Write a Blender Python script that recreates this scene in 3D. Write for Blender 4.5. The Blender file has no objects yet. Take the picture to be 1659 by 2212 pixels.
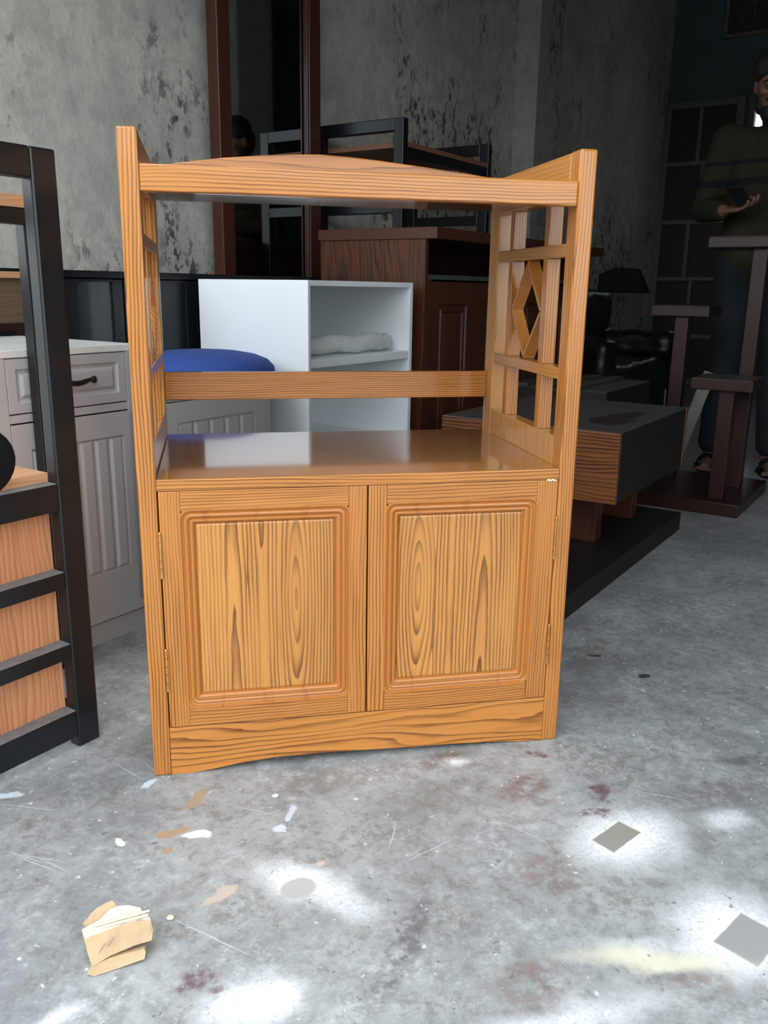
import bpy, bmesh, math, random
from mathutils import Vector, Matrix, noise
random.seed(7)
SC = bpy.context.scene
COL = SC.collection
# ------------------------------------------------------------------ camera
FPX = 1846.15
YAW, PITCH, ROLL = 0.2019, -0.2558, 0.0148
CAM = Vector((0.1281, -1.4666, 0.8843))
cy, sy, cp, sp = math.cos(YAW), math.sin(YAW), math.cos(PITCH), math.sin(PITCH)
fwd = Vector((sy*cp, cy*cp, sp)); rgt = Vector((cy, -sy, 0)); upv = rgt.cross(fwd)
rr = rgt*math.cos(ROLL) + upv*math.sin(ROLL); uu = upv*math.cos(ROLL) - rgt*math.sin(ROLL)
cd = bpy.data.cameras.new('camera'); cam = bpy.data.objects.new('camera', cd); COL.objects.link(cam)
M = Matrix.Identity(4)
for i in range(3):
    M[i][0], M[i][1], M[i][2], M[i][3] = rr[i], uu[i], -fwd[i], CAM[i]
cam.matrix_world = M
cd.sensor_fit = 'HORIZONTAL'; cd.sensor_width = 36.0; cd.lens = FPX/1659*36.0
cd.clip_start = 0.02; cd.clip_end = 200
SC.camera = cam
# ------------------------------------------------------------------ sky, exposure
w = bpy.data.worlds.new('overcast_sky'); SC.world = w; w.use_nodes = True
bg = w.node_tree.nodes['Background']
bg.inputs[0].default_value = (0.86, 0.94, 1.0, 1); bg.inputs[1].default_value = 1.0
SC.view_settings.view_transform = 'Standard'; SC.view_settings.look = 'None'
SC.view_settings.gamma = 1; SC.view_settings.use_curve_mapping = False
SC.view_settings.exposure = 2.1
# ------------------------------------------------------------------ room frame
YA = 0.788
A = Vector((math.sin(YA), math.cos(YA), 0)); B = Vector((math.cos(YA), -math.sin(YA), 0))
ROT = math.pi/2 - YA        # local x runs along A (into the shop), local y along -B (towards the left wall)

# ------------------------------------------------------------------ node helpers
class NT:
    def __init__(s, name, rough=0.5, spec=0.5):
        s.m = bpy.data.materials.new(name); s.m.use_nodes = True
        s.t = s.m.node_tree; s.b = s.t.nodes['Principled BSDF']
        s.set('Roughness', rough); s.set('Specular IOR Level', spec)
    def set(s, k, v):
        if isinstance(v, bpy.types.NodeSocket): s.t.links.new(v, s.b.inputs[k])
        else: s.b.inputs[k].default_value = v if not (isinstance(v, tuple) and len(v) == 3) else v + (1,)
    def n(s, ty, **kw):
        nd = s.t.nodes.new(ty)
        for k, v in kw.items(): setattr(nd, k, v)
        return nd
    def lk(s, sock, v):
        if isinstance(v, bpy.types.NodeSocket): s.t.links.new(v, sock)
        elif isinstance(v, tuple) and len(v) == 3 and sock.type == 'RGBA': sock.default_value = v + (1,)
        else: sock.default_value = v
    def math(s, op, a, b=0.0, c=None, clamp=False):
        nd = s.n('ShaderNodeMath', operation=op, use_clamp=clamp)
        s.lk(nd.inputs[0], a); s.lk(nd.inputs[1], b)
        if c is not None: s.lk(nd.inputs[2], c)
        return nd.outputs[0]
    def vm(s, op, a, b=(0, 0, 0)):
        nd = s.n('ShaderNodeVectorMath', operation=op)
        s.lk(nd.inputs[0], a)
        if op == 'SCALE': s.lk(nd.inputs[3], b)
        elif op not in ('LENGTH', 'NORMALIZE'): s.lk(nd.inputs[1], b)
        return nd.outputs['Value'] if op in ('LENGTH', 'DOT_PRODUCT', 'DISTANCE') else nd.outputs[0]
    def obj(s): return s.n('ShaderNodeTexCoord').outputs['Object']
    def xyz(s, v):
        nd = s.n('ShaderNodeSeparateXYZ'); s.lk(nd.inputs[0], v); return nd.outputs
    def noise(s, v, scale=5, detail=3, rough=.5, dist=0.0):
        nd = s.n('ShaderNodeTexNoise'); s.lk(nd.inputs['Vector'], v)
        nd.inputs['Scale'].default_value = scale; nd.inputs['Detail'].default_value = detail
        nd.inputs['Roughness'].default_value = rough; nd.inputs['Distortion'].default_value = dist
        return nd.outputs[0]
    def ramp(s, f, stops, interp='LINEAR'):
        nd = s.n('ShaderNodeValToRGB'); s.lk(nd.inputs[0], f); r = nd.color_ramp; r.interpolation = interp
        while len(r.elements) < len(stops): r.elements.new(0.5)
        for e, (p, c) in zip(r.elements, stops):
            e.position = p; e.color = (c if len(c) == 4 else c + (1,)) if isinstance(c, tuple) else (c, c, c, 1)
        return nd.outputs[0]
    def mr(s, v, a, b, c=0.0, d=1.0, smooth=True):
        nd = s.n('ShaderNodeMapRange', interpolation_type='SMOOTHSTEP' if smooth else 'LINEAR')
        for i, q in enumerate((v, a, b, c, d)): s.lk(nd.inputs[i], q)
        return nd.outputs[0]
    def mix(s, f, a, b, mode='MIX'):
        nd = s.n('ShaderNodeMix', data_type='RGBA', blend_type=mode)
        s.lk(nd.inputs[0], f); s.lk(nd.inputs[6], a); s.lk(nd.inputs[7], b); return nd.outputs[2]
    def bump(s, h, strength=.3, dist=.002):
        nd = s.n('ShaderNodeBump'); s.lk(nd.inputs['Height'], h)
        nd.inputs['Strength'].default_value = strength; nd.inputs['Distance'].default_value = dist
        s.t.links.new(nd.outputs[0], s.b.inputs['Normal'])

def plain(name, col, rough=.5, metal=0, var=.08, scale=20, coat=0, spec=.5, bump=0):
    """a painted or moulded surface with slight unevenness"""
    N = NT(name, rough, spec); N.set('Metallic', metal); N.set('Coat Weight', coat)
    f = N.noise(N.obj(), scale, 4, .6)
    lo = tuple(c*(1-var) for c in col); hi = tuple(min(1, c*(1+var)) for c in col)
    N.set('Base Color', N.ramp(f, [(.3, lo), (.7, hi)]))
    if bump: N.bump(f, bump)
    return N.m

def wood(name, light, dark, grain='Z', freq=170, wob=3.0, rough=.28, coat=.6, edge=.85, centres=None, rand=True,
         tilt=(1, .45), streak=.25, thresh=.55, bumpy=.15):
    """sawn wood: ring lines along one axis, bent by stretched noise; centres = knots or cathedral arches (u, v, stretch)"""
    N = NT(name, rough, .35); N.set('Coat Weight', coat*.6); N.set('Coat Roughness', .07)
    co = N.obj()
    if rand:
        r = N.n('ShaderNodeObjectInfo').outputs['Random']
        cmb = N.n('ShaderNodeCombineXYZ')
        for i, k in enumerate((7.3, 3.1, 5.7)): N.lk(cmb.inputs[i], N.math('MULTIPLY', r, k))
        co = N.vm('ADD', co, cmb.outputs[0])
    X, Y, Z = N.xyz(co)[:3] if False else [N.xyz(co)[i] for i in range(3)]
    if grain == 'Z': st = (9, 9, 1.6); fine = (160, 160, 6); t1, t2 = X, Y
    elif grain == 'X': st = (1.6, 9, 9); fine = (6, 160, 160); t1, t2 = Z, Y
    else: st = (9, 1.6, 9); fine = (160, 6, 160); t1, t2 = X, Z
    ns = N.noise(N.vm('MULTIPLY', co, st), 1.0, 2, .45)
    n2 = N.noise(N.vm('MULTIPLY', co, tuple(q*6 for q in st)), 1.0, 2, .5)
    if centres:
        V = None
        for (u, v, s) in centres:
            du = N.math('SUBTRACT', t1, u)
            dv = N.math('MULTIPLY', N.math('SUBTRACT', Z if grain == 'Z' else X, v), s)
            q = N.math('SQRT', N.math('ADD', N.math('MULTIPLY', du, du), N.math('ADD', N.math('MULTIPLY', dv, dv), .00001)))
            V = q if V is None else N.math('SMOOTH_MIN', V, q, .006)
        V = N.math('MULTIPLY', V, freq)
    else:
        V = N.math('MULTIPLY', N.math('ADD', N.math('MULTIPLY', t1, tilt[0]), N.math('MULTIPLY', t2, tilt[1])), freq)
    V = N.math('ADD', V, N.math('MULTIPLY', ns, wob*2.2))
    V = N.math('ADD', V, N.math('MULTIPLY', n2, .7))
    fr = N.math('FRACT', V)
    ring = N.ramp(fr, [(0.0, 0.0), (thresh, .12), (.86, edge), (.95, 1.0), (1.0, 0.0)])
    fib = N.noise(N.vm('MULTIPLY', co, fine), 1.0, 3, .6)
    big = N.noise(N.vm('MULTIPLY', co, tuple(q*.5 for q in st)), 1.0, 2, .5)
    ks = N.noise(N.vm('MULTIPLY', N.vm('ADD', co, (3.3, 1.7, 2.1)), tuple(q*2.2 for q in st)), 1.0, 2, .5)
    k = N.math('MULTIPLY', N.math('MULTIPLY', ring, N.mr(fib, .2, .7, .75, 1.0)), N.mr(ks, .30, .60, .55, 1.0))
    mid = tuple((a*.8+b*.2) for a, b in zip(light, dark))
    base = N.mix(N.math('MULTIPLY', N.mr(big, .35, .68), .8), light, mid)
    c = N.mix(k, base, dark)
    c = N.mix(N.math('MULTIPLY', N.mr(fib, .45, .75), streak), c, dark)
    N.set('Base Color', c)
    N.bump(fr, bumpy, .0006)
    return N.m

# ------------------------------------------------------------------ mesh helpers
def bm_box(bm, x0, x1, y0, y1, z0, z1, bev=0.0, seg=2):
    x0, x1 = min(x0, x1), max(x0, x1); y0, y1 = min(y0, y1), max(y0, y1); z0, z1 = min(z0, z1), max(z0, z1)
    vs = [bm.verts.new((x, y, z)) for x in (x0, x1) for y in (y0, y1) for z in (z0, z1)]
    F = [(0, 1, 3, 2), (4, 6, 7, 5), (0, 4, 5, 1), (2, 3, 7, 6), (0, 2, 6, 4), (1, 5, 7, 3)]
    fs = [bm.faces.new([vs[i] for i in f]) for f in F]
    if bev:
        es = list({e for f in fs for e in f.edges})
        bmesh.ops.bevel(bm, geom=es, offset=bev, segments=seg, affect='EDGES', profile=.5)
def bm_prism(bm, pts, axis, d0, d1, bev=0.0):
    """polygon pts in the plane across `axis`, pushed from d0 to d1"""
    def P(u, v, d): return {'x': (d, u, v), 'y': (u, d, v), 'z': (u, v, d)}[axis]
    a = [bm.verts.new(P(u, v, d0)) for u, v in pts]; b = [bm.verts.new(P(u, v, d1)) for u, v in pts]
    fs = [bm.faces.new(a), bm.faces.new(list(reversed(b)))]
    n = len(pts)
    for i in range(n): fs.append(bm.faces.new((a[i], b[i], b[(i+1) % n], a[(i+1) % n])))
    bmesh.ops.recalc_face_normals(bm, faces=fs)
    if bev:
        es = [e for e in {e for f in fs for e in f.edges} if e.calc_face_angle(0) > .6]
        bmesh.ops.bevel(bm, geom=es, offset=bev, segments=2, affect='EDGES', profile=.5)
def rrect(x0, x1, z0, z1, r, seg=5):
    out = []
    for cx, cz, a0 in ((x1-r, z1-r, 0), (x0+r, z1-r, 90), (x0+r, z0+r, 180), (x1-r, z0+r, 270)):
        for i in range(seg+1):
            t = math.radians(a0+90*i/seg); out.append((cx+r*math.cos(t), cz+r*math.sin(t)))
    return out
def bm_rings(bm, x0, x1, z0, z1, rings, cap=True):
    """nested rounded rectangles (inset, y, radius): a moulding whose profile steps in and out"""
    prev = None; seg = 5
    for ins, y, r in rings:
        vs = [bm.verts.new((x, y, z)) for x, z in rrect(x0+ins, x1-ins, z0+ins, z1-ins, max(r, .0004), seg)]
        if prev:
            for i in range(len(vs)):
                j = (i+1) % len(vs); bm.faces.new((prev[i], vs[i], vs[j], prev[j]))
        prev = vs
    if cap: bm.faces.new(prev)
    bmesh.ops.recalc_face_normals(bm, faces=bm.faces[:])
def bm_tube(bm, pts, r, seg=10, cap=True):
    pts = [Vector(p) for p in pts]; rings = []
    rs = r if isinstance(r, (list, tuple)) else [r]*len(pts)
    for i, p in enumerate(pts):
        d = (pts[min(i+1, len(pts)-1)] - pts[max(i-1, 0)]).normalized()
        s = Vector((0, 0, 1)) if abs(d.z) < .95 else Vector((1, 0, 0))
        u = d.cross(s).normalized(); v = d.cross(u)
        rings.append([bm.verts.new(p+(u*math.cos(2*math.pi*k/seg)+v*math.sin(2*math.pi*k/seg))*rs[i]) for k in range(seg)])
    for a, b in zip(rings, rings[1:]):
        for k in range(seg): bm.faces.new((a[k], a[(k+1) % seg], b[(k+1) % seg], b[k]))
    if cap: bm.faces.new(rings[0]); bm.faces.new(list(reversed(rings[-1])))
    bmesh.ops.recalc_face_normals(bm, faces=bm.faces[:])
def bm_ball(bm, c, r, seg=20, rot=None):
    """ellipsoid"""
    mt = Matrix.Translation(c) @ (rot or Matrix.Identity(4)) @ Matrix.Diagonal((*(r if isinstance(r, tuple) else (r, r, r)), 1))
    bmesh.ops.create_uvsphere(bm, u_segments=seg, v_segments=max(6, seg//2+2), radius=1, matrix=mt)
def link(name, bm, mat, parent=None, smooth=False, origin=None):
    me = bpy.data.meshes.new(name)
    if origin is not None: bmesh.ops.translate(bm, verts=bm.verts, vec=-Vector(origin))
    bm.to_mesh(me); bm.free()
    if mat: me.materials.append(mat)
    if smooth:
        for p in me.polygons: p.use_smooth = True
    o = bpy.data.objects.new(name, me); COL.objects.link(o)
    if origin is not None: o.location = origin
    if parent: o.parent = parent.o if isinstance(parent, Thing) else parent
    return o
def tag(o, label=None, cat=None, group=None, kind=None):
    for k, v in (('label', label), ('category', cat), ('group', group), ('kind', kind)):
        if v: o[k] = v
    return o
class Thing:
    """an Empty at the base of a thing; room=True: dimensions given in shop coordinates (a, b, z)"""
    def __init__(s, name, label, cat, a=0, b=0, z=0, room=True, kind=None, rot=0.0):
        s.o = bpy.data.objects.new(name, None); COL.objects.link(s.o); s.o.empty_display_size = .1
        s.room, s.a, s.b, s.z = room, a, b, z
        if room: s.o.location = A*a + B*b + Vector((0, 0, z)); s.o.rotation_euler = (0, 0, ROT)
        else: s.o.location = (a, b, z); s.o.rotation_euler = (0, 0, rot)
        tag(s.o, label, cat, kind=kind)
    def loc(s, a, b, z): return (a-s.a, s.b-b, z-s.z) if s.room else (a-s.a, b-s.b, z-s.z)
    def box(s, name, a0, a1, b0, b1, z0, z1, mat, bev=.002, parent=None, label=None):
        bm = bmesh.new(); p, q = s.loc(a0, b0, z0), s.loc(a1, b1, z1)
        bm_box(bm, p[0], q[0], p[1], q[1], p[2], q[2], bev)
        o = link(name, bm, mat, parent or s.o); tag(o, label); return o
    def put(s, name, bm, mat, parent=None, smooth=False, label=None):
        o = link(name, bm, mat, parent or s.o, smooth); tag(o, label); return o

# ------------------------------------------------------------------ materials
PL, PD = (.555, .215, .044), (.115, .030, .005)
pine_z = wood('varnished_pine_upright', PL, PD, 'Z', 170, 3.2, tilt=(1, .8))
pine_x = wood('varnished_pine_level', PL, PD, 'X', 170, 3.0, tilt=(1, .8))
pine_y = wood('varnished_pine_depth', (.56, .25, .055), (.25, .085, .015), 'Y', 120, 2.2, streak=.1, edge=.5, tilt=(.3, 1))
pine_side = wood('varnished_pine_side', (.55, .25, .06), (.33, .12, .02), 'Z', 30, 2.0, edge=.35, streak=.12, tilt=(.1, 1))
pine_groove = wood('stained_pine_moulding', (.46, .165, .032), (.34, .11, .022), 'Z', 12, .3, streak=.10, edge=.03, thresh=.84, bumpy=0)
pine_plinth = wood('pine_plinth_flame', PL, PD, 'X', 62, 4.6, rand=False, tilt=(1, .2), thresh=.6)
pine_shelf = wood('pine_shelf_board', (.32, .145, .055), (.20, .08, .028), 'X', 30, 2.0, rough=.14, coat=1.6, edge=.4, streak=.12, tilt=(.1, 1), bumpy=.03)
panel_l = wood('pine_panel_cathedral', (.60, .26, .060), (.10, .026, .005), 'Z', 165, 1.5, rand=False,
               centres=[(.158, -.10, .040), (.268, .335, .11), (.208, 2.5, .004)], thresh=.45)
panel_r = wood('pine_panel_eye', (.60, .26, .060), (.10, .026, .005), 'Z', 165, 1.5, rand=False,
               centres=[(.497, .345, .12), (.625, -.05, .045), (.560, 2.5, .004)], thresh=.45)
dark_oak_z = wood('dark_stained_oak_upright', (.105, .032, .014), (.012, .006, .005), 'Z', 90, 4, rough=.35, coat=.15, thresh=.3)
dark_oak_y = wood('dark_stained_oak_level', (.25, .085, .027), (.012, .006, .004), 'Y', 85, 2.6, rough=.4, coat=.1, thresh=.3, edge=.95, tilt=(0, 1))
dark_face = wood('dusty_dark_board', (.013, .009, .009), (.010, .007, .007), 'X', 60, 2, rough=.55, coat=0, edge=.4)
red_wood = wood('reddish_brown_wood', (.080, .025, .014), (.048, .015, .009), 'Z', 90, 2, rough=.35, coat=.25, edge=.5)
cherry = wood('dusty_cherry_wood', (.034, .012, .009), (.022, .009, .007), 'Z', 80, 2, rough=.4, coat=.15, edge=.5)
dust_top = plain('dust_on_dark_wood', (.055, .048, .047), .5, var=.25, scale=60)
black_paint = plain('black_satin_paint', (.006, .008, .010), .3, var=.2, scale=8)
black_soft = plain('black_vinyl', (.004, .005, .006), .75, spec=.2, var=.2)
larch_z = wood('pale_larch_boards', (.60, .27, .13), (.30, .095, .04), 'Z', 95, 3.5, rough=.55, coat=0, edge=.6, thresh=.25, streak=.45)
larch_x = wood('pale_larch_shelf', (.60, .33, .18), (.38, .16, .07), 'X', 90, 3, rough=.5, coat=0, edge=.5)
brown_ply = wood('brown_plywood', (.17, .115, .065), (.11, .07, .04), 'X', 70, 5, rough=.5, coat=0, edge=.5)
grey_paint = plain('warm_grey_lacquer', (.50, .475, .475), .32, var=.02, scale=3)
white_paint = plain('white_lacquer', (.87, .90, .91), .3, var=.015, scale=3)
white_dirty = plain('white_worktop_with_stains', (.80, .81, .78), .25, var=.10, scale=7)
blue_cloth = plain('blue_woven_cloth', (.03, .075, .30), .9, var=.25, scale=400, bump=.4)
brass = plain('worn_brass', (.75, .42, .16), .28, metal=1, var=.2, scale=90)
bronze = plain('antique_bronze', (.06, .05, .045), .35, metal=.8, var=.6, scale=160, bump=.6)
paperish = plain('white_wrapping', (.62, .63, .60), .6, var=.08, scale=60, bump=.4)
putty = plain('white_paint_chip', (.85, .83, .76), .7)

# mirror and glass
N = NT('old_mirror', .03); N.set('Metallic', 1.0); N.set('Base Color', N.ramp(N.noise(N.obj(), 6, 3), [(.3, (.40, .43, .43)), (.7, (.46, .48, .48))])); mirror_m = N.m
N = NT('smoked_glass_panel', .08, .5); N.set('Base Color', N.ramp(N.noise(N.obj(), 14, 4), [(.35, (.035, .042, .040)), (.7, (.05, .057, .054))])); smoke_m = N.m

# mildewed plaster wall
def plaster(name, base, warm, mould_amt, scale=1.0):
    N = NT(name, .88, .25); co = N.obj()
    n1 = N.noise(co, 1.7*scale, 6, .6); n2 = N.noise(co, 14*scale, 6, .65); n3 = N.noise(N.vm('MULTIPLY', co, (9, 9, 2.2)), 1.6, 5, .6)
    c = N.mix(N.mr(n1, .35, .65), base, warm)
    c = N.mix(N.math('MULTIPLY', N.mr(n2, .42, .62), .35), c, tuple(q*.6 for q in base))
    c = N.mix(N.math('MULTIPLY', N.mr(n3, .55, .75), .35), c, tuple(min(1, q*1.5) for q in base))
    Z = N.xyz(co)[2]; X = N.xyz(co)[0]
    low = N.mr(Z, .9, 2.1, .07, .0)
    far = N.math('SUBTRACT', N.mr(X, 1.9, 3.4, -.03, .095), N.mr(X, 4.8, 6.0, 0.0, .06))
    big = N.math('ADD', N.math('ADD', N.noise(N.vm('MULTIPLY', co, (1, 1, .55)), 2.1, 4, .6), low), far)
    sp = N.noise(N.vm('MULTIPLY', co, (1, 1, .6)), 26, 5, .7)
    mould = N.math('MULTIPLY', N.mr(big, .55-mould_amt, .70-mould_amt), N.mr(sp, .50, .60))
    c = N.mix(N.math('MULTIPLY', mould, .85), c, (.022, .024, .018))
    N.set('Base Color', c)
    N.bump(N.math('ADD', n2, N.math('MULTIPLY', sp, .6)), .5, .01)
    return N.m
wall_m = plaster('mildewed_grey_plaster', (.53, .51, .455), (.70, .66, .58), .015)
pillar_m = plaster('pale_pillar_plaster', (.36, .37, .35), (.45, .45, .42), -.05)
teal_m = plain('dark_teal_distemper', (.075, .115, .125), .8, var=.12, scale=3)
ceil_m = plain('grey_ceiling', (.16, .16, .155), .9, var=.1, scale=2)

# concrete floor with paint stains (object coordinates = metres on the floor)
def floor_material():
    N = NT('worn_concrete_floor', .45, .4); co = N.obj()
    x, y, z = [N.xyz(co)[i] for i in range(3)]
    n1 = N.noise(co, 2.0, 9, .72, .2); n2 = N.noise(co, 17, 9, .75, .3); n3 = N.noise(co, 90, 4, .7)
    c = N.mix(N.mr(n1, .36, .64), (.215, .225, .228), (.35, .358, .355))
    c = N.mix(N.math('MULTIPLY', N.mr(n2, .44, .66), .4), c, (.44, .45, .45))
    c = N.mix(N.math('MULTIPLY', N.mr(N.noise(N.vm('ADD', co, (5, 3, 0)), 5, 8, .75, .4), .52, .68), .5), c, (.17, .155, .145))
    c = N.mix(N.math('MULTIPLY', N.mr(n3, .54, .66), .28), c, (.50, .50, .49))
    n4 = N.noise(N.vm('ADD', co, (2, 8, 0)), 42, 9, .8, .2); n5 = N.noise(N.vm('ADD', co, (7, 2, 0)), 6, 8, .75, .6)
    c = N.mix(N.math('MULTIPLY', N.mr(n4, .50, .62), .38), c, (.13, .13, .13))
    c = N.mix(N.math('MULTIPLY', N.math('MULTIPLY', N.mr(n4, .38, .52, 1, 0), N.mr(n5, .5, .6)), .55), c, (.55, .56, .56))
    c = N.mix(N.math('MULTIPLY', N.math('MULTIPLY', N.mr(n4, .46, .52), N.mr(n5, .42, .50, 1, 0)), .45), c, (.17, .145, .125))
    warpn = N.n('ShaderNodeTexNoise'); N.lk(warpn.inputs['Vector'], co); warpn.inputs['Scale'].default_value = 22; warpn.inputs['Detail'].default_value = 5
    warp = N.vm('SUBTRACT', warpn.outputs['Color'], (.5, .5, .5))
    cw = N.vm('ADD', co, N.vm('SCALE', warp, .045))
    cs = N.vm('ADD', co, N.vm('SCALE', warp, .008))
    grain = N.noise(co, 160, 5, .75)
    patch = N.noise(co, 38, 6, .7)
    def blob(src, cx, cy_, rx, ry, rot=0.0):
        v = N.vm('SUBTRACT', src, (cx, cy_, 0)); X, Y = N.xyz(v)[0], N.xyz(v)[1]
        ca, sa = math.cos(math.radians(rot)), math.sin(math.radians(rot))
        u = N.math('DIVIDE', N.math('ADD', N.math('MULTIPLY', X, ca), N.math('MULTIPLY', Y, sa)), rx)
        q = N.math('DIVIDE', N.math('SUBTRACT', N.math('MULTIPLY', Y, ca), N.math('MULTIPLY', X, sa)), ry)
        return u, q
    def ell(src, *a):
        u, q = blob(src, *a); return N.math('SQRT', N.math('ADD', N.math('MULTIPLY', u, u), N.math('MULTIPLY', q, q)))
    def rect(*a):
        u, q = blob(cs, *a); return N.math('MAXIMUM', N.math('ABSOLUTE', u), N.math('ABSOLUTE', q))
    def paint(c, d, col, soft0, soft1, amt, tex=None, t0=.4, t1=.6):
        f = N.math('MULTIPLY', N.mr(d, soft0, soft1, 1.0, 0.0), amt)
        if tex is not None: f = N.math('MULTIPLY', f, N.mr(tex, t0, t1))
        return N.mix(f, c, col)
    W = (.93, .95, .97)
    # brown and dark traffic stains
    for (X, Y, rx, ry, rot, col, amt) in (
        (.62, -.387, .05, .05, 20, (.20, .13, .115), .55), (.67, -.15, .07, .035, 30, (.20, .13, .11), .75), (.55, -.034, .06, .025, 25, (.16, .12, .09), .8),
        (.363, -.50, .12, .022, 58, (.12, .11, .12), .8), (1.14, -.14, .10, .02, -10, (.12, .10, .12), .7), (.50, -.60, .05, .05, 0, (.2, .14, .13), .5),
        (.54, -.585, .04, .035, 0, (.2, .14, .13), .5), (-.20, -.42, .05, .12, 10, (.22, .21, .24), .6), (1.0, -.24, .09, .05, 0, (.17, .16, .17), .7),
        (.30, -.08, .10, .035, 5, (.2, .18, .16), .6), (.50, -.16, .12, .05, 10, (.2, .18, .16), .5), (-.1, .0, .10, .05, 20, (.15, .155, .16), .5),
        (-.05, -.13, .14, .05, 10, (.17, .18, .19), .4), (.74, -.63, .05, .03, 0, (.2, .15, .13), .7)):
        c = paint(c, ell(cw, X, Y, rx, ry, rot), col, .55, 1.25, amt, patch, .38, .58)
    # sprayed halos
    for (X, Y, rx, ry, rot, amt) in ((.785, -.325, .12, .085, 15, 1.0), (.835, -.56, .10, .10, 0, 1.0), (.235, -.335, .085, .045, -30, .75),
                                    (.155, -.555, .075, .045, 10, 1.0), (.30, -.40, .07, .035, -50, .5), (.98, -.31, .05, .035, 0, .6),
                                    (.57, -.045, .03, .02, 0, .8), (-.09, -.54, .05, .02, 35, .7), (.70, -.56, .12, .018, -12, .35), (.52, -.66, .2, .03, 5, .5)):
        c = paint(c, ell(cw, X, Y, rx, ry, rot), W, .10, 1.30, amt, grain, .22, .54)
    bare = (.30, .285, .25)
    c = paint(c, rect(.770, -.320, .041, .022, 30), bare, .93, 1.04, 1.0)
    c = paint(c, rect(.848, -.572, .043, .032, 32), (.33, .32, .32), .93, 1.05, 1.0)
    c = paint(c, ell(cs, .232, -.352, .028, .022, 10), (.42, .40, .38), .85, 1.1, .9)
    # purple polish marks
    for (X, Y, rx, ry, rot) in ((.800, -.190, .030, .022, 40), (.765, -.252, .030, .016, 0), (.735, -.047, .026, .013, -30), (.080, -.505, .03, .020, 20), (.105, -.525, .012, .010, 0)):
        c = paint(c, ell(cw, X, Y, rx, ry, rot), (.13, .06, .08), .6, 1.15, .8, patch, .38, .56)
    # chips of paint, ochre drops, oil
    for (X, Y, rx, ry, rot, col) in ((.079, -.191, .024, .012, 0, W), (-.046, -.190, .012, .008, -20, (.85, .84, .75)), (.039, -.174, .024, .009, 15, (.42, .27, .16)),
        (.030, -.229, .013, .009, 40, (.42, .27, .17)), (.112, -.342, .030, .012, 35, (.52, .43, .36)), (.078, -.085, .012, .03, -20, (.38, .28, .18)),
        (-.004, -.020, .020, .008, 35, (.62, .68, .74)), (-.252, -.018, .024, .008, 0, (.62, .68, .74)), (1.115, .239, .018, .012, 0, (.045, .05, .05)),
        (1.052, .368, .014, .010, 0, (.07, .07, .07)), (.212, -.20, .016, .012, 30, (.6, .65, .7)), (.24, -.16, .02, .008, 60, (.55, .6, .66)), (.275, -.30, .012, .008, 0, (.55, .45, .4))):
        c = paint(c, ell(cw, X, Y, rx, ry, rot), col, .75, 1.15, .95)
    # pale yellow wash near the doorstep
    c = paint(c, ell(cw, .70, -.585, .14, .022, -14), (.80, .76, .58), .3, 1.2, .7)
    # scratches
    for (X, Y, L, rot) in ((-.19, -.20, .05, -32), (-.17, -.22, .06, -36), (-.16, -.21, .05, -25), (-.21, -.06, .07, -20), (.0, .02, .06, -55), (-.05, .03, .05, -50), (.10, -.43, .09, -40), (.9, -.22, .05, -30),
                          (.18, -.14, .04, -30), (1.02, -.33, .05, -35), (.45, -.3, .07, 25), (.62, -.28, .05, -50), (-.14, -.23, .04, -40), (.4, -.25, .05, 70)):
        c = paint(c, ell(cs, X, Y, L, .0011, rot), (.62, .64, .66), .5, 1.1, .6)
    c = N.mix(N.math('MULTIPLY', N.mr(N.noise(co, 55, 2, .5), .70, .73), .6), c, (.75, .76, .76))
    c = N.mix(N.math('MULTIPLY', N.mr(N.noise(N.vm('ADD', co, (9, 1, 0)), 48, 2, .5), .70, .73), .6), c, (.10, .10, .11))
    N.set('Base Color', c)
    N.set('Roughness', N.mr(n2, .3, .7, .38, .62))
    N.bump(N.math('ADD', n3, n2), .12, .003)
    return N.m
floor_m = floor_material()

# ------------------------------------------------------------------ the setting (shop coordinates a, b)
def slab(name, a0, a1, b0, b1, z0, z1, mat, kind='structure'):
    bm = bmesh.new(); bm_box(bm, a0, a1, -b0, -b1, z0, z1)
    o = link(name, bm, mat); o.rotation_euler = (0, 0, ROT); return tag(o, kind=kind)
WL, WB, WR, OPEN, CEIL = -1.6, 8.0, 3.0, -0.15, 3.9
bm = bmesh.new(); bm_box(bm, -25, 30, -25, 30, -.1, 0)
tag(link('floor', bm, floor_m), kind='structure')
slab('wall_left', OPEN, WB+.2, WL, WL-.2, 0, CEIL, wall_m)
slab('ceiling', OPEN, WB+.2, WL-.2, WR+.2, CEIL, CEIL+.15, ceil_m)
slab('wall_right', OPEN, WB+.2, WR, WR+.2, 0, CEIL, ceil_m)
slab('wall_front', OPEN-.15, OPEN, WL-.2, WR+.2, 2.6, CEIL+.15, ceil_m)  # unseen beam over the opening, added to make daylight fall off faster inside
# back wall around the small high window
wn = Thing('wall_back', None, None, WB, 0, 0, kind='structure')
W0, W1, Z0, Z1 = -.84, -.36, 2.05, 2.66
for (b0, b1, z0, z1) in ((WL, W0, 0, CEIL), (W1, WR, 0, CEIL), (W0, W1, 0, Z0), (W0, W1, Z1, CEIL)):
    wn.box('wall_section', WB, WB+.2, b0, b1, z0, z1, teal_m, 0)
# pillars
pl = slab('pillar', 4.66, 5.06, WL, WL+.16, 0, CEIL, pillar_m)
slab('pillar_right', 6.4, 6.95, WR-.28, WR, 0, CEIL, plaster('pale_rear_pillar', (.75, .78, .74), (.8, .8, .76), -.1))
# house across the street: closes the low sky in front of the shop
slab('street_wall', -9.3, -9.0, -14, 16, 0, 2.6, plain('street_render', (.30, .28, .25), .9, var=.2, scale=1))
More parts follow.
